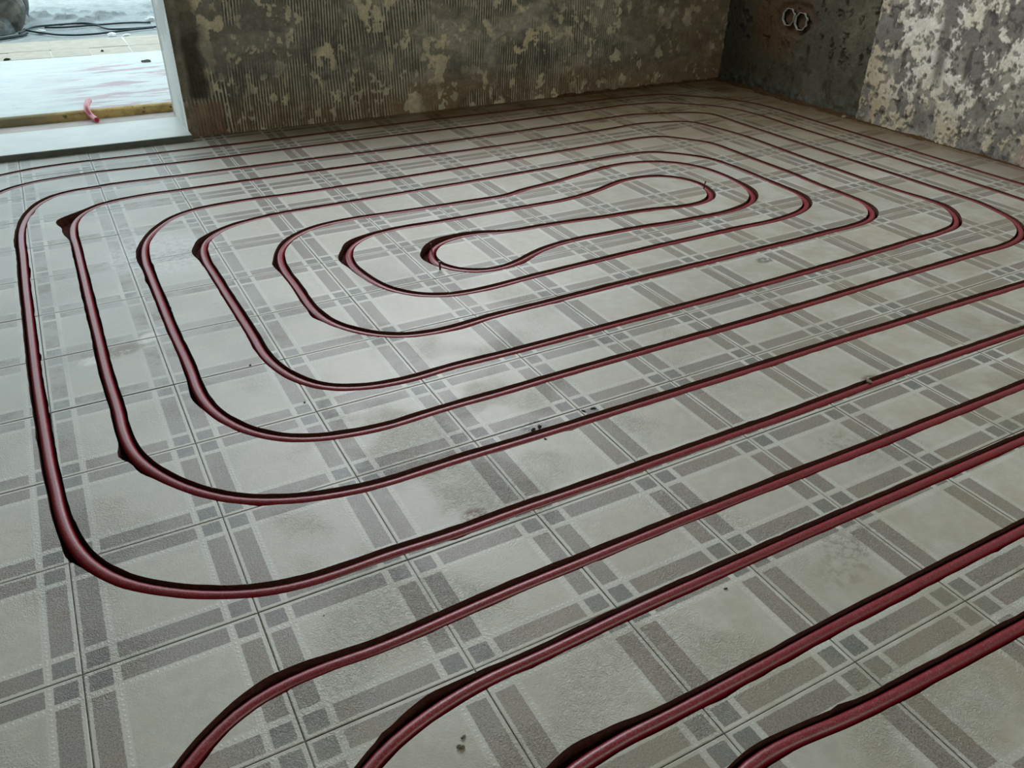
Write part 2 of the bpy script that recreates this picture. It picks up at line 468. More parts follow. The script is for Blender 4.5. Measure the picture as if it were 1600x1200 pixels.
M_PINK = simple_mat('pinkish_screed_strip', (.56, .50, .48), .9, .15, 30, .002, .2)
M_PORCH = make_porch_mat()
M_EDGE = make_edge_mat()
SPIRAL = [(-5.45,-7.4),(-5.45,0),(-5.45,6),(-5.45,11),(-5.35,11.7),(-4.95,12.2),(-4.3,12.23),(-4.09,12.35),(-3.76,12.44),(-2.96,12.5),(-2.01,12.46),(-0.46,12.47),(0.67,12.47),(1.9,12.56),(3.19,12.55),(4.57,12.51),(6.1,12.57),(7.31,12.57),(8.27,12.46),(9.16,11.58),(9.48,10.98),(9.55,10.17),(9.5,9.29),(9.52,8.3),(9.52,7.38),(9.48,6.52),(9.5,5.76),(9.51,5.07),(9.5,3.6),(9.45,3.1),(9.25,2.6),(8.9,2.25),(8.3,2.1),(6.5,2.1),(4.89,2.09),(3.74,2.18),(2.73,2.1),(2.13,2.12),(1.34,2.1),(0.63,2.09),(-0.01,2.09),(-0.59,2.12),(-1.15,2.11),(-1.42,2.08),(-1.67,2.08),(-2.13,2.12),(-2.42,2.11),(-2.63,2.12),(-2.78,2.13),(-2.97,2.19),(-3.15,2.27),(-3.33,2.37),(-3.5,2.5),(-3.68,2.65),(-3.79,2.81),(-3.85,2.92),(-3.91,3.06),(-3.96,3.26),(-3.99,3.46),(-4.02,3.87),(-4.05,4.21),(-4.06,4.68),(-4.07,5.18),(-4.08,5.65),(-4.08,6.14),(-4.09,6.67),(-4.09,7.26),(-4.09,8.15),(-4.1,8.8),(-4.11,9.32),(-4.07,9.9),(-3.98,10.36),(-3.81,10.77),(-3.56,11.03),(-3.22,11.08),(-2.65,11.15),(-1.76,11.1),(-0.79,11.11),(2.19,11.04),(3.81,11.13),(5.23,11.2),(6.57,11.27),(7.77,10.92),(8.08,10.66),(8.06,10.27),(8.06,9.47),(8.04,8.39),(8.05,7.68),(8.09,7.04),(8.12,6.05),(8.12,5.32),(8.14,4.9),(8,4.44),(7.95,4.24),(7.8,4.04),(7.57,3.84),(7.34,3.73),(7,3.66),(6.65,3.65),(6.02,3.65),(4.82,3.62),(3.75,3.61),(2.75,3.57),(1.87,3.56),(1.07,3.56),(0.36,3.6),(-0.37,3.53),(-0.83,3.55),(-1.3,3.53),(-1.59,3.52),(-1.85,3.56),(-2.11,3.61),(-2.34,3.73),(-2.55,3.92),(-2.66,4.11),(-2.75,4.31),(-2.81,4.53),(-2.83,4.75),(-2.83,5.01),(-2.83,5.33),(-2.83,5.66),(-2.84,6.03),(-2.84,6.42),(-2.84,6.83),(-2.85,7.28),(-2.85,7.76),(-2.83,8.13),(-2.8,8.44),(-2.7,8.78),(-2.51,9.1),(-2.27,9.4),(-1.95,9.55),(-1.6,9.58),(-1.16,9.61),(-0.06,9.53),(3,9.66),(3.96,9.73),(4.99,9.79),(5.71,9.83),(6.16,9.74),(6.65,9.05),(6.65,8.46),(6.65,7.71),(6.67,7.15),(6.61,6.55),(6.61,5.75),(6.56,5.54),(6.47,5.39),(6.37,5.27),(6.2,5.13),(5.93,5.05),(5.6,5.03),(4.98,5.01),(4.12,4.99),(3.08,4.98),(2.1,4.95),(1.21,4.93),(0.38,4.9),(-0.01,4.88),(-0.2,4.85),(-0.48,4.84),(-0.73,4.87),(-0.95,4.96),(-1.14,5.12),(-1.25,5.27),(-1.37,5.44),(-1.44,5.69),(-1.47,5.95),(-1.46,6.24),(-1.45,6.63),(-1.46,6.96),(-1.43,7.36),(-1.34,7.64),(-1.17,7.9),(-0.91,8.11),(-0.56,8.23),(-0.11,8.25),(0.46,8.21),(1.16,8.18),(2.17,8.15),(2.22,8.23),(2.52,8.29),(3.14,8.4),(3.67,8.56),(4.22,8.68),(4.7,8.69),(5.09,8.56),(5.39,8.32),(5.57,7.93),(5.6,7.41),(5.53,6.97),(5.51,6.88),(5.42,6.66),(5.27,6.46),(5.02,6.31),(4.63,6.21),(4.1,6.2),(3.57,6.22),(3.08,6.28),(2.09,6.3),(1.78,6.27),(1.5,6.2),(1.19,6.05),(0.96,5.95),(0.69,5.92),(0.45,6),(0.27,6.17),(0.18,6.36),(0.18,6.57),(0.27,6.79),(0.44,6.96),(0.75,7.06),(1.09,7.04),(1.49,6.9),(2.45,6.86),(3.45,6.78),(3.93,6.68),(4.31,6.63),(4.65,6.7),(4.83,6.86),(4.91,7.01),(4.98,7.24),(4.98,7.5),(4.86,7.77),(4.63,7.95),(4.31,8.02),(3.88,7.97),(3.52,7.8),(3.1,7.68),(2.66,7.62),(1.88,7.62),(0.91,7.64),(0.23,7.66),(-0.23,7.6),(-0.51,7.41),(-0.66,7.17),(-0.71,6.96),(-0.73,6.68),(-0.68,6.38),(-0.61,6.06),(-0.5,5.86),(-0.3,5.66),(-0.06,5.54),(0.32,5.51),(0.73,5.53),(1.64,5.61),(2.62,5.65),(3.65,5.67),(4.76,5.65),(5.18,5.69),(5.53,5.77),(5.78,5.91),(5.92,6.08),(6.02,6.34),(6.03,6.57),(6.03,6.83),(6.06,7.33),(6.06,7.8),(6.02,8.26),(5.84,8.58),(5.43,9),(5.15,9.08),(4.51,9.1),(3.53,9.03),(2.62,8.98),(1.19,8.91),(-0.23,8.89),(-0.9,8.88),(-1.35,8.81),(-1.69,8.71),(-1.95,8.52),(-2.11,8.31),(-2.19,8.02),(-2.2,7.75),(-2.21,7.34),(-2.19,6.82),(-2.17,6.37),(-2.17,5.96),(-2.17,5.61),(-2.16,5.5),(-2.16,5.15),(-2.12,4.92),(-2.06,4.71),(-1.98,4.53),(-1.87,4.37),(-1.75,4.28),(-1.56,4.19),(-1.35,4.14),(-1.04,4.12),(-0.71,4.15),(-0.03,4.14),(0.71,4.15),(1.52,4.16),(2.39,4.17),(3.36,4.19),(4.44,4.24),(5.63,4.28),(6.3,4.32),(6.74,4.36),(7.01,4.41),(7.31,4.64),(7.49,4.89),(7.55,5.07),(7.54,5.32),(7.42,6.46),(7.46,7.13),(7.47,7.83),(7.51,8.61),(7.49,9.34),(7.39,9.86),(7.31,10.36),(6.83,10.53),(6.31,10.65),(4.77,10.49),(3.43,10.45),(-0.95,10.45),(-1.92,10.44),(-2.53,10.43),(-2.96,10.35),(-3.17,10.25),(-3.35,10.04),(-3.47,9.78),(-3.51,9.47),(-3.52,8.91),(-3.51,8.36),(-3.5,7.61),(-3.5,6.75),(-3.52,6.01),(-3.51,5.36),(-3.5,5.05),(-3.49,4.77),(-3.49,4.51),(-3.48,4.25),(-3.46,4.1),(-3.41,3.93),(-3.32,3.73),(-3.19,3.5),(-3.04,3.32),(-2.9,3.18),(-2.75,3.08),(-2.54,2.98),(-2.33,2.91),(-1.98,2.84),(-1.59,2.83),(-1.18,2.84),(-0.75,2.84),(-0.14,2.83),(0.53,2.83),(1.44,2.82),(2.06,2.85),(2.89,2.82),(3.88,2.86),(4.9,2.83),(6.02,2.82),(7.6,2.83),(8.3,2.95),(8.65,3.25),(8.83,3.8),(8.82,4.62),(8.84,5.13),(8.86,6.05),(8.89,6.87),(8.86,7.72),(8.8,8.37),(8.84,9.18),(8.86,10.03),(8.77,10.77),(8.59,11.09),(7.8,11.84),(6.89,11.99),(5.68,11.91),(4.18,11.8),(1.04,11.85),(-0.63,11.78),(-1.14,11.77),(-2.11,11.79),(-3.02,11.84),(-3.79,11.75),(-4.19,11.56),(-4.31,11.39),(-4.55,11.1),(-4.75,10.6),(-4.78,9.5),(-4.78,5),(-4.78,0),(-4.78,-7.4)]
FEED_A = [(-4.05,-7.4),(-4.1,-3),(-4.08,-0.3),(-3.95,0.5),(-3.8,0.9),(-3.59,1.17),(-3.47,1.25),(-3.35,1.33),(-3.27,1.38),(-3.16,1.41),(-2.97,1.44),(-2.78,1.44),(-2.4,1.42),(-1.97,1.43),(-1.51,1.45),(-1,1.48),(-0.48,1.46),(0.1,1.47),(0.72,1.45),(1.41,1.46),(2.15,1.45),(2.98,1.45),(3.91,1.46),(8.8,1.45),(9.2,1.38),(9.4,1.2),(9.2,1),(8.8,0.93),(3.07,0.92),(2.26,0.93),(1.53,0.95),(0.86,0.95),(0.23,0.94),(-0.32,0.96),(-0.86,0.95),(-1.35,0.93),(-1.8,0.92),(-2.12,0.91),(-2.33,0.87),(-2.54,0.82),(-2.65,0.78),(-2.77,0.73),(-3.05,0.5),(-3.28,0.05),(-3.38,-0.7),(-3.4,-3),(-3.4,-7.4)]
FEED_B = [(-2.75,-7.4),(-2.75,-2.5),(-2.7,-1),(-2.5,-0.2),(-2.2,0.12),(-1.84,0.23),(-1.77,0.23),(-1.37,0.25),(-0.93,0.25),(-0.45,0.24),(0.09,0.25),(0.68,0.25),(1.37,0.28),(2.02,0.24),(8.8,0.25),(9.2,0.17),(9.37,-0.03),(9.2,-0.25),(8.8,-0.31),(1.17,-0.31),(0.58,-0.29),(0.06,-0.26),(-0.41,-0.22),(-0.85,-0.18),(-1.03,-0.18),(-1.4,-0.3),(-1.8,-0.6),(-2.05,-1.2),(-2.1,-2.5),(-2.1,-7.4)]

# ------------------------------------------------------------------ floor grid and pipe runs
GC = np.array([[-0.00414, -0.00274], [1.00418, -0.00178], [-0.00073, 0.99823], [0.00263, 0.0015], [0.00016, 0.00151], [-0.00015, 0.00053]])
XMIN, XMAX, YMIN, YMAX = -9.6, 10.52, -8.6, 13.26      # room in tile units


def node(i, j):
    a = np.array([1, i, j, i * i, i * j, j * j], float)
    if i < -5 or j < -2 or i > 10:                     # keep the fitted grid tame outside the measured area
        a = np.array([1, i, j, 0, 0, 0], float)
        ic, jc = min(max(i, -5), 10), max(j, -2)
        b = np.array([0, 0, 0, ic * ic, ic * jc, jc * jc], float)
        return (a + b) @ GC
    return a @ GC


def smooth_path(ctrl, step, sig=.16):
    P = np.array(ctrl, float)
    d = np.r_[0, np.cumsum(np.hypot(*np.diff(P, axis=0).T))]
    fine = np.arange(0, d[-1], .04)
    X = np.c_[np.interp(fine, d, P[:, 0]), np.interp(fine, d, P[:, 1])]
    k = int(sig * 4 / .04)
    w = np.exp(-.5 * (np.arange(-k, k + 1) * .04 / sig) ** 2); w /= w.sum()
    Xp = np.r_[np.repeat(X[:1], k, 0), X, np.repeat(X[-1:], k, 0)]
    Y = np.c_[np.convolve(Xp[:, 0], w, 'valid'), np.convolve(Xp[:, 1], w, 'valid')]
    # straight runs: project on the line through their neighbourhood, keep the detail only in the bends
    Z = Y.copy(); f = np.zeros(len(Y)); h = 38
    for a in range(0, len(Y)):
        lo, hi = max(0, a - h), min(len(Y), a + h + 1)
        W = X[lo:hi]; m_ = W.mean(0)
        cxx, cyy, cxy = ((W - m_) ** 2).sum(0)[0], ((W - m_) ** 2).sum(0)[1], ((W - m_).prod(1)).sum()
        th = .5 * math.atan2(2 * cxy, cxx - cyy); dr = np.array([math.cos(th), math.sin(th)])
        res = (W - m_) @ np.array([-dr[1], dr[0]])
        Z[a] = m_ + dr * ((Y[a] - m_) @ dr)
        f[a] = ss(.085, .06, np.abs(res).max())
    f = np.convolve(np.pad(f, 20, mode='edge'), np.ones(41) / 41, 'valid')[:, None]
    Y = Z * f + Y * (1 - f)
    Y[0] = X[0]; Y[-1] = X[-1]
    d = np.r_[0, np.cumsum(np.hypot(*np.diff(Y, axis=0).T))]
    s = np.linspace(0, d[-1], int(d[-1] / step) + 1)
    return np.c_[np.interp(s, d, Y[:, 0]), np.interp(s, d, Y[:, 1])]


# where the cutter had to widen the groove on the outside of a turn: x, y, reach, extra width (tiles)
BULGE = [(-3.50, 9.80, .24, .17), (-3.58, 9.35, .16, .07), (-2.22, 8.00, .26, .065), (-2.08, 8.35, .22, .04),
         (.12, 6.67, .26, .085), (.42, 7.0, .25, .075), (.9, 7.08, .35, .04), (-.70, 7.02, .2, .055), (-.48, 7.38, .22, .05),
         (-1.48, 7.2, .2, .045), (-1.5, 5.72, .14, .04), (-3.47, 4.12, .11, .055), (-3.36, 3.85, .12, .03), (-3.98, 3.08, .14, .035),
         (-3.02, 1.47, .25, .030), (-2.35, .95, .25, .040), (-1.75, .30, .3, .045), (-2.83, 4.7, .2, .02), (1.07, 6.08, .2, .03),
         (-2.83, 8.2, .3, .03), (-4.1, 9.3, .3, .015), (-.2, 4.85, .2, .02), (5.5, 6.8, .3, .03),
         (6.5, 5.4, .3, .03), (6.0, 6.2, .3, .03), (7.6, 5.0, .3, .03)]
WHALF = .0625


def offsets(path, seed):
    n = len(path)
    t = np.gradient(path, axis=0); t /= np.hypot(*t.T)[:, None]
    nl = np.c_[-t[:, 1], t[:, 0]]
    curv = np.gradient(t, axis=0); side = np.sign((curv * nl).sum(1))       # +1: bends left, outside is right
    s = np.arange(n) * .06
    wl = WHALF + .006 * (fbm(s * 1.1, s * 0 + seed, 1, 3) - .5) * 2 + .004 * (vn(s * 9, s * 0 + seed, 2) - .5) * 2
    wr = WHALF + .006 * (fbm(s * 1.1, s * 0 + seed + 5.5, 4, 3) - .5) * 2 + .004 * (vn(s * 9, s * 0 + seed + 3.3, 5) - .5) * 2
    ch = vn(s * 4, s * 0 + seed + 9, 6); wl += ss(.88, .95, ch) * .010
    ch = vn(s * 4, s * 0 + seed + 19, 7); wr += ss(.88, .95, ch) * .010
    # smooth side indicator
    k = 15; ker = np.ones(k) / k
    c = np.convolve((curv * nl).sum(1), ker, 'same')
    for bx, by, rch, ex in BULGE:
        d = np.hypot(path[:, 0] - bx, path[:, 1] - by)
        near = d < .45
        q = ex * np.exp(-(d / rch) ** 2) * near
        jag = 1 + .25 * (vn(s * 7, s * 0 + seed + 2, 8) - .5)
        wl += np.where(c < 0, q * jag, 0); wr += np.where(c >= 0, q * jag, 0)
    return path + nl * wl[:, None], path - nl * wr[:, None]


RUNS = [('SPIRAL', SPIRAL), ('FEED_A', FEED_A), ('FEED_B', FEED_B)]
PATHS = []
for q, (nm, ctrl) in enumerate(RUNS):
    p = smooth_path(ctrl, .06)
    L, Rr = offsets(p, 10.0 * q + 3.1)
    PATHS.append((p, L, Rr))

# spatial bins of groove quads
BINS = {}
for q, (p, L, Rr) in enumerate(PATHS):
    for k in range(len(p) - 1):
        xs = (L[k, 0], L[k + 1, 0], Rr[k, 0], Rr[k + 1, 0]); ys = (L[k, 1], L[k + 1, 1], Rr[k, 1], Rr[k + 1, 1])
        for bx in range(math.floor(min(xs)), math.floor(max(xs)) + 1):
            for by in range(math.floor(min(ys)), math.floor(max(ys)) + 1):
                BINS.setdefault((bx, by), []).append((q, k))

# ------------------------------------------------------------------ the floor: screed, tiles, grout, grooves
floor = Geo().add(box_geo(XMIN * T - .02, XMAX * T + .02, YMIN * T - .02, YMAX * T + .02, -.12, -.030)).obj('floor', M_SCREED)
tag(floor, kind='structure')

JOINT = .0036      # half joint, tiles
TOPZ = 0.0
BODY = -.0105


def cut_cell(i, j):
    """returns geometry of tile (i, j) and of its share of the grout, with the grooves cut out"""
    c = [node(i, j), node(i + 1, j), node(i + 1, j + 1), node(i, j + 1)]
    cen = sum(c) / 4
    jw = [JOINT * (1 + .5 * (random.random() - .5)) for _ in range(4)]

    def inset(d):
        e1 = (c[1] - c[0] + c[2] - c[3]) / 2; e2 = (c[3] - c[0] + c[2] - c[1]) / 2
        return [c[0] + e1 * d[3] + e2 * d[0], c[1] - e1 * d[1] + e2 * d[0], c[2] - e1 * d[1] - e2 * d[2], c[3] + e1 * d[3] - e2 * d[2]]
    tile = inset(jw)
    inner = inset([w + .0055 for w in jw])
    clip = lambda p: np.array([min(max(p[0], XMIN), XMAX), min(max(p[1], YMIN), YMAX)])
    c2 = [clip(p) for p in c]; tile = [clip(p) for p in tile]; inner = [clip(p) for p in inner]

    def ar(P): return .5 * sum(P[k][0] * P[(k + 1) % 4][1] - P[(k + 1) % 4][0] * P[k][1] for k in range(4))
    if ar(tile) < .03: return None
    V = [tuple(p - cen) for p in c2 + tile + inner]
    F = [(0, 1, 2, 3), (4, 5, 6, 7), (8, 9, 10, 11)]
    x0 = min(p[0] for p in c2); x1 = max(p[0] for p in c2); y0 = min(p[1] for p in c2); y1 = max(p[1] for p in c2)
    seen = set(); idx = {}
    for bx in range(math.floor(x0), math.floor(x1) + 1):
        for by in range(math.floor(y0), math.floor(y1) + 1):
            for q, k in BINS.get((bx, by), ()):
                if (q, k) in seen: continue
                seen.add((q, k))
                p, L, Rr = PATHS[q]
                Q = (L[k], Rr[k], Rr[k + 1], L[k + 1])
                if max(a[0] for a in Q) < x0 or min(a[0] for a in Q) > x1 or max(a[1] for a in Q) < y0 or min(a[1] for a in Q) > y1: continue
                f = []
                for key, pt in (((q, k, 0), L[k]), ((q, k, 1), Rr[k]), ((q, k + 1, 1), Rr[k + 1]), ((q, k + 1, 0), L[k + 1])):
                    if key not in idx:
                        idx[key] = len(V); V.append(tuple(pt - cen))
                    f.append(idx[key])
                F.append(tuple(f))
    ov, oe, of, ovi, oei, ofi = geometry.delaunay_2d_cdt([Vector(v) for v in V], [], F, 1, 1e-5)
    e1 = (c[1] - c[0] + c[2] - c[3]) / 2; e2 = (c[3] - c[0] + c[2] - c[1]) / 2
    A = np.linalg.inv(np.array([e1, e2]).T)
    tf = []; gf = []; innerv = set()
    for f, src in zip(of, ofi):
        if any(s > 2 for s in src) or 0 not in src: continue
        if 1 in src:
            tf.append(tuple(f))
            if 2 in src: innerv.update(f)
        else: gf.append(tuple(f))
    # slivers too thin to have survived the cutter
    near_p = []
    for (q, k) in seen: near_p.append(PATHS[q][0][k] - cen)
    if near_p:
        NP = np.array(near_p)
        if 0: gf = [f for f in gf if np.hypot(*(NP - np.mean([tuple(ov[v]) for v in f], axis=0)).T).min() > WHALF + .022]
    par = {}

    def find(a):
        while par.setdefault(a, a) != a: a = par[a]
        return a
    for f in tf:
        for v in f[1:]: par[find(v)] = find(f[0])
    area_ = {}
    for f in tf:
        a_, b_, c_ = (ov[v] for v in f[:3])
        area_[find(f[0])] = area_.get(find(f[0]), 0) + abs((b_[0] - a_[0]) * (c_[1] - a_[1]) - (c_[0] - a_[0]) * (b_[1] - a_[1])) / 2
    tf = [f for f in tf if area_[find(f[0])] > .0035]
    dz = random.uniform(-.0003, .0003); tx = random.uniform(-.0012, .0012); ty = random.uniform(-.0012, .0012)

    def solid(fs, ztop, zbot, bevel):
        if not fs: return None
        used = sorted({v for f in fs for v in f}); mp = {v: k for k, v in enumerate(used)}
        VV = []; UV = []
        for v in used:
            x, y = ov[v]
            z = ztop + (dz + tx * x * T + ty * y * T if bevel else 0)
            if bevel and v not in innerv: z -= .0006
            w = np.array([x, y]) + cen
            VV.append((w[0] * T, w[1] * T, z))
            st = A @ (w - c[0]); UV.append((st[0], st[1]))
        FF = [tuple(mp[v] for v in f) for f in fs]; FM = [0] * len(FF)
        edges = {}
        for f in FF:
            for k in range(len(f)): edges[(f[k], f[(k + 1) % len(f)])] = 1
        low = {}
        for (a, b_) in list(edges):
            if (b_, a) not in edges:
                for v in (a, b_):
                    if v not in low:
                        low[v] = len(VV); VV.append((VV[v][0], VV[v][1], zbot)); UV.append(UV[v])
                FF.append((b_, a, low[a], low[b_])); FM.append(1)
        return VV, FF, FM, UV
    return solid(tf, TOPZ, BODY, True), solid(gf, -.0014, BODY, False)


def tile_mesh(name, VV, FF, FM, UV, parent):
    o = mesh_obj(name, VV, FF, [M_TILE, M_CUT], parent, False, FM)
    at = o.data.attributes.new('tile_uv', 'FLOAT_VECTOR', 'POINT')
    at.data.foreach_set('vector', np.array([(u, v, 0) for u, v in UV], dtype=np.float32).ravel())
    return o


Rm = np.array(R)


def in_frame(x, y, m=60):
    p = Rm @ (np.array([x * T, y * T, 0]) - np.array(CAM))
    if p[2] <= .05: return False
    u = 1259.4 * p[0] / p[2] + 800; v = 1259.4 * p[1] / p[2] + 600
    return -m < u < 1600 + m and -m < v < 1200 + m


grout = Geo(); rest = ([], [], [], [])
ntile = 0
for i in range(-11, 11):
    for j in range(-9, 14):
        r = cut_cell(i, j)
        if r is None: continue
        t, g = r
        if g: grout.add((g[0], g[1]), g[2])
        if t is None: continue
        vis = any(in_frame(*node(i + a, j + b_)) for a in (0, .5, 1) for b_ in (0, .5, 1))
        if vis:
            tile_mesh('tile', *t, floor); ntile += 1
        else:
            b0 = len(rest[0])
            rest[0].extend(t[0]); rest[1].extend(tuple(k + b0 for k in f) for f in t[1]); rest[2].extend(t[2]); rest[3].extend(t[3])
print('tiles as parts', ntile)
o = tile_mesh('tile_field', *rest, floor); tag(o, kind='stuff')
o = grout.obj('grout', [M_GROUT, M_CUT], floor); tag(o, kind='stuff')

# groove beds
for q, (p, L, Rr) in enumerate(PATHS):
    n = len(p); V = []; F = []
    zj = -.0235 + .001 * vn(np.arange(n) * .5, np.zeros(n), 3)
    for k in range(n):
        c = p[k]
        for a, z in ((L[k], BODY), (L[k] * .93 + c * .07, zj[k]), (Rr[k] * .93 + c * .07, zj[k]), (Rr[k], BODY)):
            V.append((a[0] * T, a[1] * T, z))
    for k in range(n - 1):
        for m_ in range(3):
            F.append((k * 4 + m_, k * 4 + m_ + 1, k * 4 + 4 + m_ + 1, k * 4 + 4 + m_))
    mesh_obj('groove_bed', V, F, M_GROOVE, floor)

# ------------------------------------------------------------------ heating pipes lying in the grooves
PR = .0090
LBL = [('long red heating pipe wound as a rounded spiral in the tile grooves', 1),
       ('red heating pipe loop just outside the spiral, bending down at the bottom left', 2),
       ('nearest red heating pipe loop, crossing the bottom right corner of the floor', 3)]
for q, (nm, ctrl) in enumerate(RUNS):
    p = smooth_path(ctrl, .11)
    n = len(p)
    s = np.arange(n) * .11
    z = -PR - .0012 + .0010 * (fbm(s * .5, s * 0 + q * 7.0, 9, 2) - .5) * 2
    # only a slight sideways play in the groove
    t = np.gradient(p, axis=0); t /= np.hypot(*t.T)[:, None]
    off = .005 * (fbm(s * .45, s * 0 + q * 5.0, 3, 2) - .5) * 2
    pp = p + np.c_[-t[:, 1], t[:, 0]] * off[:, None]
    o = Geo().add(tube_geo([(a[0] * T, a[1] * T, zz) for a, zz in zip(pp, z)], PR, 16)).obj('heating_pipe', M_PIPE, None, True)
    tag(o, LBL[q][0], 'pipe', None)


# ------------------------------------------------------------------ walls
def wall_grid(name, us, zs, point, normal, field, mats, parent=None, hole=None):
    """us: positions along the wall, zs: heights; field(U, Z) -> displacement (m), colour"""
    U, Z = np.meshgrid(us, zs)
    D, Cc = field(U, Z)
    P = point(U, Z)
    for k in range(3): P[k] = P[k] + normal[k] * D
    V = np.stack([P[0].ravel(), P[1].ravel(), P[2].ravel()], 1)
    nu, nz = len(us), len(zs)
    a = (np.arange(nz - 1)[:, None] * nu + np.arange(nu - 1)[None, :]).ravel()
    F = np.stack([a, a + 1, a + nu + 1, a + nu], 1)
    if hole:
        fu = U.ravel()[F].mean(1); fz = Z.ravel()[F].mean(1)
        F = F[~((fu > hole[0]) & (fu < hole[1]) & (fz > hole[2]) & (fz < hole[3]))]
    me = bpy.data.meshes.new(name)
    me.vertices.add(len(V)); me.vertices.foreach_set('co', V.astype(np.float32).ravel())
    me.loops.add(F.size); me.loops.foreach_set('vertex_index', F.astype(np.int32).ravel())
    me.polygons.add(len(F)); me.polygons.foreach_set('loop_start', np.arange(0, F.size, 4, dtype=np.int32))
    me.polygons.foreach_set('loop_total', np.full(len(F), 4, dtype=np.int32))
    me.update(); me.validate()
    at = me.color_attributes.new('paint', 'FLOAT_COLOR', 'POINT')
    cc = np.concatenate([Cc.reshape(-1, 3), np.ones((len(V), 1))], 1)
    at.data.foreach_set('color', cc.astype(np.float32).ravel())
    me.polygons.foreach_set('use_smooth', np.ones(len(F), dtype=bool))
    me.materials.append(mats)
    o = bpy.data.objects.new(name, me); COL.objects.link(o)
    if parent: o.parent = parent
    return o


YB = 13.22 * T; XR = 10.42 * T; ZTOP = 2.7
XJ = -1.40 * T; XJ2 = -8.0 * T; YO = 14.62 * T


def back_field(U, Z):
    x = U; z = Z
    w = (fbm(x * 2.5, z * 1.3, 1, 3) - .5)
    rid = .5 + .5 * np.sin(2 * np.pi * (x + w * .05 + z * .03) / .0118)
    rid2 = .5 + .5 * np.sin(2 * np.pi * (x - z * .04 + .4 * w * .05) / .0100)
    cm = ss(.40, .50, fbm(x * 6.2 + 1, z * 5.2, 2, 3)) * ss(2.0, .8, x)
    cm = np.maximum(cm, ss(.05, -.05, np.abs(x - .16) - .30) * ss(.30, .10, z) * ss(-.21, -.16, x) * .9)
    pick = ss(.45, .55, vn(x * 3.3, z * 3, 3))
    rid = rid * (1 - pick) + rid2 * pick
    brk = ss(.34, .56, fbm(x * 45, z * 12, 4, 3))
    smear = ss(.46, .56, fbm(x * 9, z * 19, 5, 4, .6))
    ph = fbm(x * 21, z * 19, 6, 4, .6)
    ph2 = fbm(x * 38, z * 30, 14, 3, .6)
    patch = ss(.635, .66, ph); chips = ss(.665, .69, ph2)
    dark = ss(.47, .60, fbm(x * 4.5 + 4, z * 7 + 2, 7, 4))
    n1 = fbm(x * 60, z * 60, 8, 3)
    c = np.zeros(x.shape + (3,)) + np.array([.260, .240, .195])
    c = mixc(c, (.390, .365, .300), smear * .8)
    c = mixc(c, (.125, .123, .112), dark * (.75 - .3 * ss(.9, .2, x)))
    low = ss(.17, .03, z + .12 * (fbm(x * 6, z * 5, 9, 3) - .5)) * ss(-.5, 0.05, x + .25)
    c = mixc(c, (.280, .180, .098), low * .75)
    edge_r = ss(1.2, 2.0, x)
    c = mixc(c, (.150, .100, .058), edge_r * .75)
    c = mixc(c, (.055, .055, .048), cm * (1 - rid) ** 1.3 * .85)
    c = mixc(c, (.620, .570, .440), cm * ss(.55, .95, rid) * brk * .78)
    warm = vn(x * 9, z * 9, 10)
    pc = np.stack([.60 + .05 * warm, .545 + .02 * warm, .41 - .02 * warm], -1)
    pm = np.clip(patch + chips * .7, 0, 1) * (1 - .55 * edge_r) * (.25 + .65 * ss(.3, .6, vn(x * 16, z * 16, 11)))
    c = c * (1 - pm[..., None]) + pc * pm[..., None]
    # torn strip and mortar fillet beside the door reveal
    sx = x + .03 * (fbm(z * 14, x * 3, 12, 3) - .5)
    st = ss(-.180, -.212, sx)
    c = mixc(c, (.135, .120, .092), st * .85 * ss(.10, .14, z))
    hole = st * ss(-.262, -.245, x) * ss(.36, .30, z) * ss(.115, .13, z)
    c = mixc(c, (.060, .048, .036), hole * .8)
    c = mixc(c, (.230, .150, .105), ss(-.14, -.17, sx) * ss(.13, .10, z + .01 * vn(x * 60, z * 5, 3)) * .85)
    rim = np.exp(-((x + .262 - .008 * vn(z * 20, x * 0, 4)) / .010) ** 2)
    c = mixc(c, (.23, .215, .175), rim * .7)
    c *= (.75 + .5 * n1)[..., None]
    h = .005 * (fbm(x * 9, z * 9, 13, 4) - .5) + cm * rid * brk * .0032 + patch * .0026 + smear * .0015 - st * .003 - hole * .007 + .0016 * n1
    h += .006 * ss(.03, .0, z) * vn(x * 30, z * 30, 14)
    fade = ss(-.279, -.255, x)
    h = h * fade
    return h, c


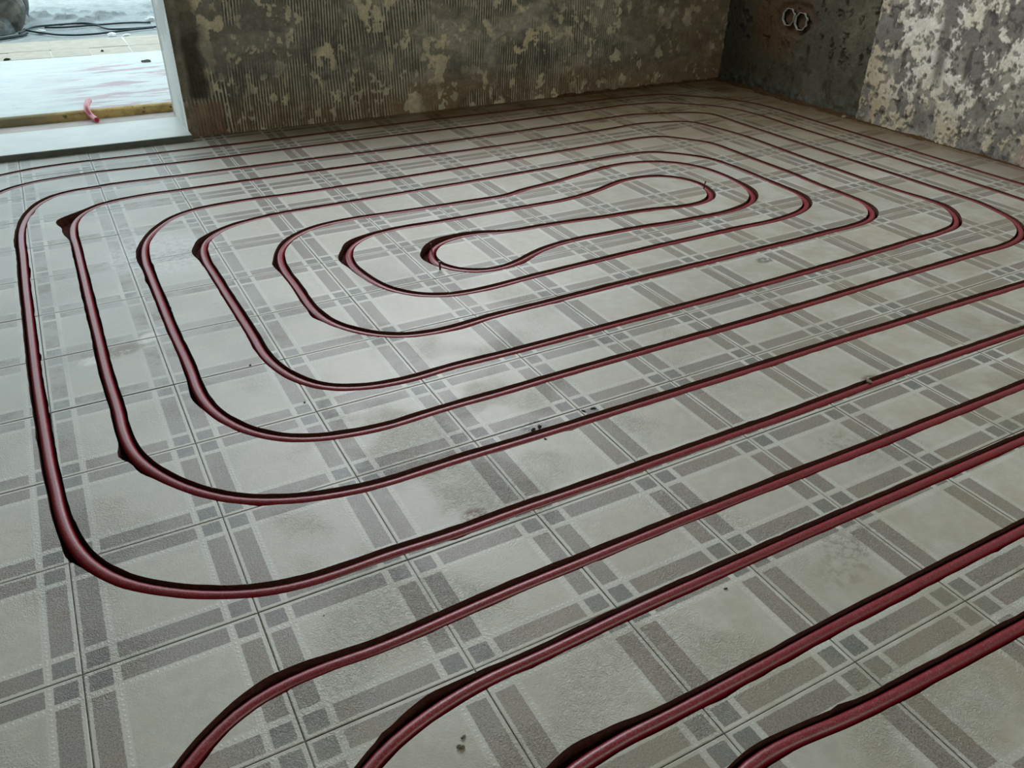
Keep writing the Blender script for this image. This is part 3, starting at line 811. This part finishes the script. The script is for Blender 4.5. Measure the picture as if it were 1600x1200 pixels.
def light_field(U, Z):
    y = U; z = Z
    w = .012 * (fbm(y * 20, z * 20, 3, 3) - .5)
    b1 = fbm(y * 9.5 + w * 20, z * 7, 1, 6, .70)
    b2 = fbm(y * 42, z * 30, 2, 4, .65)
    gm = b1 * .56 + b2 * .44
    low = ss(.20, .03, z)
    th = .486 - .045 * low
    cream = ss(th + .022, th - .012, gm)
    yl = y / T
    edge = ss(8.3, 9.1, yl)
    strip = np.exp(-((yl - 7.55 - .07 * z / T + .12 * (fbm(z * 7, y * 0, 5, 3) - .5)) / .10) ** 2) * ss(.16, .2, z)
    strip2 = np.exp(-((yl - 6.72 - .15 * z / T) / .05) ** 2) * ss(.22, .28, z) * .7
    grey = np.clip(1 - cream + strip * 1.2 + strip2, 0, 1)
    holes = ss(.80, .88, vn(y * 40, z * 40, 7)) * .8
    c = np.zeros(y.shape + (3,)) + np.array([.76, .69, .56])
    c = mixc(c, (.80, .76, .66), ss(.4, .65, fbm(y * 9, z * 9, 8, 3)))
    c = mixc(c, (.42, .33, .18), edge * .65)
    c = mixc(c, (.42, .33, .17), low * .55)
    gcol = mixc(np.zeros(y.shape + (3,)) + np.array([.225, .208, .180]), (.38, .345, .285), ss(.4, .62, fbm(y * 14, z * 10, 9, 4)))
    c = c * (1 - grey[..., None]) + gcol * grey[..., None]
    c = mixc(c, (.085, .08, .075), holes * .8)
    c = mixc(c, (.10, .092, .08), ss(.60, .68, fbm(y * 55, z * 45, 12, 4, .6)) * .8)
    c = mixc(c, (.44, .27, .20), ss(5.9, 5.6, yl + .5 * (b1 - .5)) * ss(.30, .1, z) * .7)
    c *= (.82 + .36 * fbm(y * 70, z * 70, 10, 3))[..., None]
    h = .004 * (b1 - .5) + cream * .0035 * (1 - strip) - holes * .004 + .001 * vn(y * 90, z * 90, 11)
    bot = ss(.035, 0, z); h = h + bot * .006 * vn(y * 26, z * 20, 12)
    return h, c


def dark_field(U, Z):
    y = U; z = Z
    b1 = fbm(y * 7, z * 7, 1, 6, .68)
    r = fbm(y * 34, z * 26, 4, 5, .68)
    c = np.zeros(y.shape + (3,)) + np.array([.105, .098, .068])
    c = mixc(c, (.145, .134, .094), ss(.48, .62, b1))
    c = mixc(c, (.045, .043, .034), ss(.57, .68, r) * .65)
    yl = y / T
    br = ss(1.1, .35, np.hypot((yl - 11.75) / 1.0, (z / T - 1.55) / 1.0) + .5 * (fbm(y * 9, z * 9, 5, 3) - .5))
    c = mixc(c, (.150, .085, .045), br * .85)
    c = mixc(c, (.080, .078, .078), ss(12.2, 12.9, yl) * .6)
    rough = np.clip(ss(.12, .22, z) + ss(.05, .0, z), 0, 1)
    h = .010 * (b1 - .5) * rough + .008 * (r - .5) * rough - .010 * ss(.60, .68, r) * ss(.14, .2, z)
    # chased hole around the socket boxes
    d = np.hypot((yl - 11.2) / .62, (z / T - 1.53) / .36)
    pit = ss(1.0, .75, d + .25 * (fbm(y * 25, z * 25, 6, 3) - .5))
    h -= pit * .010
    h += ss(.07, .02, z) * .006 * vn(y * 60, z * 50, 12)
    c = mixc(c, (.12, .075, .05), pit * .5)
    c = mixc(c, (.12, .13, .11), ss(.08, .02, z) * ss(.5, .7, vn(y * 60, z * 50, 12)))
    c *= (.8 + .4 * fbm(y * 80, z * 80, 10, 3))[..., None]
    return h, c


zs_b = np.r_[np.arange(0, .62, .0035), np.arange(.625, 1.5, .008), np.linspace(1.51, ZTOP, 50)]
wb = wall_grid('wall_back', np.arange(XJ, XR + .03, .0022), zs_b,
               lambda u, z: [u.copy(), np.full_like(u, YB), z.copy()], (0, -1, 0), back_field, M_WALL, None, (-.22, 1.38, .98, 2.26))
tag(wb, kind='structure')
g = Geo()
WX0, WX1, WZ0, WZ1 = -.22, 1.38, .98, 2.26                                    # window above the frame of the photo
g.add(box_geo(XJ + .001, WX0, YB + .022, YO, 0, ZTOP)); g.add(box_geo(WX1, XR + .4, YB + .022, YO, 0, ZTOP))
g.add(box_geo(WX0, WX1, YB + .022, YO, 0, WZ0)); g.add(box_geo(WX0, WX1, YB + .022, YO, WZ1, ZTOP))
g.add(box_geo(-3.75, XJ2, YB, YO, 0, ZTOP))                                   # other side of the opening
g.add(box_geo(XJ2, XJ + .001, YB, YO, 2.4, ZTOP))                           # lintel
g.obj('masonry', M_PLASTER, wb)
# pale reveal of the door opening, slightly irregular, with the raised fillet along its outer edge
us = np.linspace(YB - .002, YO, 40)


def jamb_field(U, Z):
    h = .003 * (fbm(U * 12, Z * 8, 2, 4) - .5) + .004 * np.exp(-((U - YO + .01) / .012) ** 2)
    c = np.zeros(U.shape + (3,)) + np.array([.66, .66, .63])
    c = mixc(c, (.42, .42, .39), ss(.55, .66, fbm(U * 9, Z * 7, 5, 4)) * .5)
    c = mixc(c, (.22, .22, .21), ss(YO - .03, YO - .004, U) * .7)
    return h, c


wall_grid('door_reveal', us, np.linspace(0, 2.4, 320), lambda u, z: [np.full_like(u, XJ), u.copy(), z.copy()], (-1, 0, 0), jamb_field, M_WALL, wb)

wr = wall_grid('wall_right', np.arange(9.10 * T, YB + .03, .0035), zs_b,
               lambda u, z: [np.full_like(u, XR + .008), u.copy(), z.copy()], (-1, 0, 0), dark_field, M_WALL)
tag(wr, kind='structure')
g = Geo(); g.add(box_geo(XR + .035, XR + .30, YMIN * T, YO, 0, ZTOP)); g.obj('masonry', M_PLASTER, wr)


def light_pt(u, z):
    x = np.full_like(u, XR - .012)
    # rounded arris where the plaster coat stops
    e = (u - (9.2 * T - .035)) / .035
    x = x + np.where(e > 0, .028 * np.clip(e, 0, 1) ** 2.2, 0)
    return [x, u.copy(), z.copy()]


us = np.r_[np.linspace(YMIN * T, -2.0 * T, 60), np.arange(-1.97 * T, 5.0 * T, .006), np.arange(5.02 * T, 9.2 * T - .04, .003), np.arange(9.2 * T - .04, 9.2 * T + .004, .0018)]
wall_grid('plaster_coat', us, zs_b, light_pt, (-1, 0, 0), light_field, M_WALL, wr)

# walls and ceiling behind the camera, with an opening added for the front fill light
g = Geo()
xl = XMIN * T
g.add(box_geo(xl - .15, xl, YMIN * T - .15, YO, 0, ZTOP))
tag(g.obj('wall_left', M_PLASTER), kind='structure')
g = Geo(); yf = YMIN * T
g.add(box_geo(xl, .1, yf - .15, yf, 0, ZTOP)); g.add(box_geo(1.9, XR + .3, yf - .15, yf, 0, ZTOP))
g.add(box_geo(.1, 1.9, yf - .15, yf, 0, 1.65)); g.add(box_geo(.1, 1.9, yf - .15, yf, 2.5, ZTOP))
tag(g.obj('wall_front', M_PLASTER), kind='structure')
g = Geo(); g.add(box_geo(xl - .15, XR + .3, yf - .15, YO, ZTOP, ZTOP + .15))
tag(g.obj('ceiling', M_PLASTER), kind='structure')

# ------------------------------------------------------------------ door sill and the porch outside
g = Geo()
v, f = box_geo(XJ2, XJ + .002, 12.98 * T, 14.36 * T, -.001, .020)
g.add((v, f))
sill = g.obj('trim_1', M_SLAB); tag(sill, kind='structure')
bm = sill.modifiers.new('bevel', 'BEVEL'); bm.width = .0015; bm.segments = 2
g = Geo(); g.add(box_geo(XJ2, XJ + .002, 12.965 * T, 12.98 * T, -.001, .0185)); g.obj('sill_shade_strip', M_SHADE, sill)  # dull strip paints the shadow on the slab's front face
g = Geo(); g.add(box_geo(XJ2, XJ + .002, 14.36 * T, 15.0 * T, -.05, .0165))
strip = g.obj('trim_2', M_PINK); tag(strip, kind='structure')

# porch floor with its yellowish stone edge
us = np.linspace(-2.6, .6, 200)
g = Geo(); g.add(box_geo(-2.6, .9, 14.96 * T, 20.55 * T, -.1, .044))
porch = g.obj('porch_floor', M_PORCH); tag(porch, kind='structure')
V = []; F = []
for k, u in enumerate(np.linspace(-2.6, .9, 160)):
    o1 = .006 * float(fbm(np.array([u * 14]), np.array([.3]), 2, 3)[0]); o2 = .004 * float(vn(np.array([u * 40]), np.array([.7]), 4)[0])
    y0 = 14.88 * T
    V += [(u, y0 - o1, .0121), (u, y0 - .004 - o2, .026), (u, y0 - o1 + .002, .041), (u, y0 + .012, .0462), (u, 15.02 * T, .0448)]
for k in range(159):
    for m_ in range(4): F.append((k * 5 + m_, (k + 1) * 5 + m_, (k + 1) * 5 + m_ + 1, k * 5 + m_ + 1))
mesh_obj('stone_edge', V, F, M_EDGE, porch, True)

# pale pavers along the outer rim of the porch, then bare earth
ground_z = .036
joints = [-3.96, -3.08, -2.24, -1.35, -.45, .45, 1.35]
for row, (ya, yb, sh) in enumerate(((20.56, 21.55, 0), (21.58, 22.95, .03))):
    xs = [-12 + .88 * k + sh for k in range(9)] + [j + sh for j in joints] + [2.3 + sh]
    for k in range(len(xs) - 1):
        if row == 1 and k % 2: continue
        x0 = xs[k]; x1 = xs[k + 1] if row == 0 else xs[min(k + 2, len(xs) - 1)]
        v, f = box_geo((x0 + .008) * T, (x1 - .008) * T, ya * T, yb * T, -.02, .045 + random.uniform(-.002, .001))
        sk = random.uniform(-.004, .004)
        v = [(a[0] + (sk if a[1] > (ya + yb) / 2 * T else 0), a[1], a[2]) for a in v]
        o = mesh_obj('paver', v, f, M_BEIGE, porch)
        o.location.z = 0
g = Geo(); g.add(box_geo(-2.6, .9, 20.5 * T, 23.0 * T, -.1, .0425)); g.obj('mortar_bed', M_SLAB, porch)


def earth_field(U, Z):
    x = U; y = Z
    yt = y / T
    r = fbm(x * 4, y * 4, 2, 5, .6)
    lump = ss(.52, .66, fbm(x * 13, y * 9, 5, 3)) * ss(25.6, 26.6, yt) * ss(30.5, 28.5, yt)
    h = .012 * (r - .5) + lump * .03 * vn(x * 30, y * 30, 7) + ss(27, 33, yt) * .02
    c = np.zeros(x.shape + (3,)) + np.array([.30, .33, .34])
    c = mixc(c, (.40, .40, .36), ss(24.6, 23.2, yt) * .7)
    c = mixc(c, (.13, .14, .14), lump * .55)
    c = mixc(c, (.43, .45, .44), ss(28.5, 31, yt) * .7)
    c = mixc(c, (.52, .49, .45), ss(31.5, 33.0, yt) * .8)
    c = mixc(c, (.50, .28, .24), np.exp(-((yt - 33.0) / .35) ** 2) * ss(.45, .6, fbm(x * 6, y * 6, 9, 3)) * .7)
    c *= (.75 + .5 * fbm(x * 30, y * 30, 3, 4))[..., None]
    return h, c


ys = np.r_[np.arange(22.9 * T, 36 * T, .016), np.linspace(36.1 * T, 90 * T, 40)]
xs = np.r_[np.linspace(-16, -2.2, 30), np.arange(-2.18, .9, .016), np.linspace(1, 14, 30)]
gr = wall_grid('ground', xs, ys, lambda u, z: [u.copy(), z.copy(), np.full_like(u, .030)], (0, 0, 1), earth_field, M_WALL)
tag(gr, 'bare grey earth beyond the porch', None, None, 'structure')

# unseen slab added overhead: keeps the open sky off the near part of the porch
g = Geo(); g.add(box_geo(-5, 3.0, YO, YO + .75, 2.75, 2.9)); g.add(box_geo(-5, 3, YO + .62, YO + .75, 2.6, 2.75))
blk = g.obj('sky_blocker', M_PLASTER); tag(blk, kind='structure')
g = Geo(); g.add(box_geo(-6, xl - .15, YO - .1, YO, -.1, 3.0)); g.add(box_geo(XR + .3, 6, YO - .1, YO, -.1, 3.0))
fc = g.obj('wall_outer', M_PLASTER); tag(fc, kind='structure')


# ------------------------------------------------------------------ small things
def px_point(u, v, z):
    d = Rm.T @ np.array([(u - 800) / 1259.4, (v - 600) / 1259.4, 1.])
    t = (z - CAM.z) / d[2]
    return np.array(CAM) + d * t


# nails holding the innermost bends
NAILS = [((.2590 * 5, 0), )]
def nail(loc, lean, h, r, label, head=True):
    e = empty('nail', loc)
    v, f = tube_geo([(0, 0, -.020), (lean[0] * .3, lean[1] * .3, 0), (lean[0], lean[1], h)], r, 8)
    Geo().add((v, f)).obj('shank', M_NAIL, e)
    v, f = tube_geo([(lean[0], lean[1], h - .0008), (lean[0] * 1.05, lean[1] * 1.05, h + .0012)], r * 1.25, 8)
    Geo().add((v, f)).obj('nail_head', M_NAIL, e)
    tag(e, label, 'nail')
    return e


a = px_point(688, 421, 0); nail(tuple(a), (-.001, .001, 0), .019, .0026, 'stubby dark red peg inside the lower left of the innermost loop')
a = px_point(676, 396, 0); nail(tuple(a), (-.003, .002, 0), 0.024, .0015, 'thin nail standing at the upper left of the innermost loop')
a = px_point(1099.5, 294.5, 0); nail(tuple(a), (.004, .001, 0), .020, .0018, 'dark nail at the top of the innermost right-hand bend')

# twin round flush boxes in the grey wall
bx = empty('socket_box', (XR + .006, 11.2 * T, 1.53 * T)); tag(bx, 'twin round grey flush socket box set in the dark wall corner', 'socket box')
for s_, dz_ in ((.175, .004), (-.175, -.004)):
    V = []; F = []
    n8 = 8
    for ring, (rr, xx) in enumerate(((.0332, -.006), (.0350, -.006), (.0350, .004), (.0332, .004))):
        for k in range(n8):
            a = 2 * math.pi * (k + .5) / n8
            V.append((xx, s_ * T + math.cos(a) * rr * .98, dz_ + math.sin(a) * rr))
    for ring in range(4):
        r2 = (ring + 1) % 4
        for k in range(n8):
            k2 = (k + 1) % n8
            F.append((ring * n8 + k, ring * n8 + k2, r2 * n8 + k2, r2 * n8 + k))
    rg = mesh_obj('box_ring', V, F, M_BOXPL, bx)
    V = [(-.002, s_ * T + math.cos(2 * math.pi * k / 16) * .0335, dz_ + math.sin(2 * math.pi * k / 16) * .0335) for k in range(16)]
    V += [(.024, s_ * T + v[1] * 0 + math.cos(2 * math.pi * k / 16) * .029, dz_ + math.sin(2 * math.pi * k / 16) * .029) for k, v in enumerate(V)]
    F = [(k, (k + 1) % 16, 16 + (k + 1) % 16, 16 + k) for k in range(16)] + [tuple(range(16, 32))]
    mesh_obj('box_back', V, F, M_PIT, bx)

# pipe offcut leaning over the sill
e = empty('pipe_offcut', tuple(px_point(148, 186, .017)))
o0 = np.array(e.location)
pts = []
zp = [(151, 187.5, .0265), (146, 184, .027), (141, 180, .034), (136.5, 174, .046), (134.8, 168, .056), (136, 162, .062), (139, 157, .066)]
for u, v, z in zp: pts.append(px_point(u, v, z) - o0)
P = np.array(pts); d = np.r_[0, np.cumsum(np.linalg.norm(np.diff(P, axis=0), axis=1))]; s = np.linspace(0, d[-1], 22)
P = np.stack([np.interp(s, d, P[:, k]) for k in range(3)], 1)
for _ in range(3): P[1:-1] = (P[:-2] + 2 * P[1:-1] + P[2:]) / 4
M_OFF = simple_mat('pink_red_plastic', (.62, .16, .19), .3, .15, 80, 0, .6)
Geo().add(tube_geo([tuple(q) for q in P], .0098, 16, cap=False)).obj('pipe_wall', M_OFF, e, True)
V, F = tube_geo([tuple(P[0]), tuple(P[0] + (P[1] - P[0]) * .3)], .0072, 16)
M_BORE = simple_mat('crimson_bore', (.42, .005, .05), .5, .2, 80, 0, .4)
mesh_obj('pipe_bore', V, F, M_BORE, e)
# ring face at the cut end
t0 = Vector(P[0] - P[1]).normalized(); a_ = t0.orthogonal().normalized(); b_ = t0.cross(a_)
V = []
for rr in (.0098, .0070):
    for k in range(16):
        an = 2 * math.pi * k / 16
        V.append(Vector(P[0]) + t0 * .0003 + (a_ * math.cos(an) + b_ * math.sin(an)) * rr)
mesh_obj('cut_rim', V, [(k, (k + 1) % 16, 16 + (k + 1) % 16, 16 + k) for k in range(16)], M_OFF, e)
tag(e, 'short bent pink-red pipe offcut lying across the door sill', 'pipe')


# cables on the earth
def cable(pix, z, r, label):
    P = np.array([px_point(u, v, z) for u, v in pix])
    d = np.r_[0, np.cumsum(np.linalg.norm(np.diff(P, axis=0), axis=1))]; s = np.linspace(0, d[-1], 60)
    P = np.stack([np.interp(s, d, P[:, k]) for k in range(3)], 1)
    for _ in range(4): P[1:-1] = (P[:-2] + 2 * P[1:-1] + P[2:]) / 4
    o = Geo().add(tube_geo([tuple(q) for q in P], r, 8)).obj('cable', M_CABLE, None, True)
    tag(o, label, 'cable')
    return o


cable([(235, 35.5), (215, 35), (190, 36), (152, 39), (143, 37), (130, 35.8), (105, 37.5), (85, 39), (60, 41), (48, 43), (30, 52)], .040, .005, 'upper black cable loop on the earth outside the door')
cable([(255, 41), (235, 42.5), (205, 45), (172, 46), (160, 43.5), (154, 40), (146, 39), (125, 41), (95, 43), (70, 43)], .042, .005, 'middle black cable lying between two others outside the door')
cable([(240, 43), (210, 46), (180, 49.5), (150, 53), (120, 55), (90, 54.5), (62, 51), (45, 48.5), (38, 46)], .040, .005, 'lowest curved black cable on the earth, nearest the pavers')
cable([(-20, 64), (0, 61), (20, 58), (34, 55), (42, 51)], .040, .008, 'dark cable end in front of the crumpled sheet')


# irregular stone, scrap and crumb shapes
def pebble(name, loc, size, mtl, label, cat, flat=.5, seed=0, group=None):
    rn = random.Random(seed)
    bm_ = bmesh.new(); bmesh.ops.create_icosphere(bm_, subdivisions=2, radius=1)
    ph = [rn.uniform(0, 6) for _ in range(6)]
    for v in bm_.verts:
        c = v.co
        k = 1 + .22 * math.sin(3 * c.x + ph[0]) * math.cos(2.5 * c.y + ph[1]) + .18 * math.sin(5 * c.z + 3 * c.y + ph[2]) + rn.uniform(-.1, .1)
        v.co = Vector((c.x * size[0] * k, c.y * size[1] * k, max(c.z * k * flat, -.35 * flat) * size[0]))
    me = bpy.data.meshes.new(name); bm_.to_mesh(me); bm_.free(); me.materials.append(mtl)
    o = bpy.data.objects.new(name, me); COL.objects.link(o)
    o.location = (loc[0], loc[1], loc[2] + .3 * flat * size[0]); o.rotation_euler = (0, 0, rn.uniform(0, 6))
    tag(o, label, cat, group)
    return o


pebble('paper_scrap', px_point(64.5, 49.5, .040), (.035, .018), M_WHITE, 'white oval scrap lying between the cables outside', 'scrap', .25, 1)
pebble('paper_scrap', px_point(176, 57, .038), (.020, .020), M_WHITE, 'small white lump on the earth above the pavers', 'scrap', .8, 2)
pebble('stone', px_point(198, 57, .038), (.022, .016), M_WHITE, 'pale stone right of the white lump near the jamb', 'stone', .5, 3)
pebble('paper_scrap', px_point(235, 31, .040), (.035, .02), M_WHITE, 'crumpled pale scrap beside the door jamb, above the cables', 'scrap', .4, 4)
pebble('stone_chip', px_point(229, 97, .044), (.022, .007), M_GROUT, 'grey chip on the white porch near the jamb', 'chip', .4, 5)
pebble('stone_chip', px_point(11, 94, .044), (.016, .008), M_DARKCRUMB, 'dark chip at the porch rim, far left', 'chip', .4, 6)
pebble('stone_chip', px_point(160, 80, .045), (.010, .007), M_DARKCRUMB, 'tiny dark chip on the beige pavers', 'chip', .4, 7)
pebble('plaster_lump', px_point(799, 158, .0), (.014, .010), M_CRUMB, 'pale plaster lump at the foot of the back wall, centre', 'plaster lump', .9, 8)
pebble('plaster_lump', px_point(610, 178, .0), (.016, .010), M_CRUMB, 'plaster lump at the foot of the ribbed wall, left of centre', 'plaster lump', .8, 9)
pebble('plaster_lump', px_point(1318, 184, .0), (.010, .006), M_CRUMB, 'small ochre crumb beside the foot of the pale plaster', 'plaster lump', .7, 10)
pebble('plaster_lump', px_point(1170, 124, .02), (.006, .005), M_WHITE, 'tiny white crumb at the foot of the dark corner wall', 'plaster lump', 1.2, 11)
for k, (u, v, sx, sy, lb) in enumerate([(833, 672, .007, .004, 'black chip left of the pair by the upper middle pipe'), (843, 667, .006, .005, 'black chip just right of the darker one by the pipe'),
                                        (852, 686, .0035, .003, 'tiny black chip on the near side of the pipe'), (912, 643, .006, .003, 'dark flake on the dark tile squares, upper'),
                                        (927, 639, .007, .0025, 'long dark flake right of the other on the dark squares'),
                                        (1583 - 225, 597, .010, .006, 'brown crumb beside the pipe near the right middle'),
                                        (1546, 656, .0, .0, ''), (476, 629, .003, .003, 'tiny black speck on the tile under the fourth loop'),
                                        (391, 571, .004, .003, 'black speck on the tile joint inside the left turns'),
                                        (1134, 920, .004, .0015, 'short dark splinter on a plain cream tile'),
                                        (506, 962, .0015, .0015, 'black grain on the cream tile below the outer loop')]):
    if sx: pebble('dirt_chip', px_point(u, v, 0.0), (sx * .7, sy * .6), M_DARKCRUMB if k != 5 else M_CRUMB, lb, 'chip', .45, 20 + k)
pebble('plaster_crumb', px_point(720, 1168, 0), (.0045, .0022), M_CRUMB, 'small pale crumb on the cream tile at the bottom centre', 'crumb', .7, 40)
pebble('plaster_crumb', px_point(724, 1152, 0), (.003, .0015), M_CRUMB, 'tiny pale crumb just above the larger one, bottom centre', 'crumb', .7, 41)

# red-brown dust drifted against the right and the back wall: nobody could count it
V = []; F = []
seg = 160
line = [(XR - .004, 5.6 * T + (YB - 5.6 * T) * k / seg, 0) for k in range(seg + 1)] + [(XR - (XR - 1.2) * k / 80, YB - .004, 1) for k in range(1, 81)]
rows = 5
for k, (x, y, sd) in enumerate(line):
    w = .018 + .03 * float(vn(np.array([k * .13]), np.array([.2]), 5)[0]) * (1 if sd == 0 and y > 7.5 * T else .45)
    hh = .004 + .006 * float(vn(np.array([k * .31]), np.array([.9]), 6)[0])
    for m_ in range(rows):
        f_ = m_ / (rows - 1)
        off = w * f_ * (1 + .2 * random.uniform(-1, 1)); z = hh * (1 - f_) ** 1.5 * (.8 + .4 * random.random()) + .0004 - (.0012 if m_ == rows - 1 else 0)
        V.append((x - off if sd == 0 else x, y if sd == 0 else y - off, z))
for k in range(len(line) - 1):
    for m_ in range(rows - 1): F.append((k * rows + m_, (k + 1) * rows + m_, (k + 1) * rows + m_ + 1, k * rows + m_ + 1))
o = mesh_obj('dust_drift', V, F, M_DUST, None, True)
tag(o, 'rust brown dust drifted along the foot of the right wall and into the corner', 'dust', None, 'stuff')

# crumpled brown sheet heap at the upper left, outside
rn = random.Random(5)
bm_ = bmesh.new(); bmesh.ops.create_icosphere(bm_, subdivisions=5, radius=1)
fold = [(Vector((rn.uniform(-1, 1), rn.uniform(-1, 1), rn.uniform(-1, 1))).normalized(), rn.uniform(2, 5), rn.uniform(0, 6)) for _ in range(9)]
for v in bm_.verts:
    c = v.co.copy()
    k = 1.0
    for d_, fr, ph in fold: k += .13 * abs(math.sin(fr * c.dot(d_) + ph)) - .07
    z = max(c.z, -.25)
    v.co = Vector((c.x * .40 * k, c.y * .36 * k, (z + .25) * .42 * k))
me = bpy.data.meshes.new('crumpled_sheet'); bm_.to_mesh(me); bm_.free()
mm, nt, b = mat('brown_grey_sheet'); n = N(nt); p = n.pos()
c = n.mix(n.step(.42, .58, n.noise(p, 5, 4, .6, .6)), (.17, .155, .125), (.05, .052, .045))
c = n.mix(n.step(.56, .62, n.noise(p, 3.2, 3, .5, 1.0)), c, (.12, .16, .17))
nt.links.new(c, b.inputs['Base Color']); b.inputs['Roughness'].default_value = .55
n.bump(n.noise(p, 7, 4, .5, .6), .03, .7, b)
me.materials.append(mm)
o = bpy.data.objects.new('crumpled_sheet', me); COL.objects.link(o)
q = px_point(-8, 62, .03); o.location = (q[0] - .25, q[1] + .44, .03)
tag(o, 'heap of crumpled grey-brown sheeting on the earth outside, upper left', 'tarpaulin')
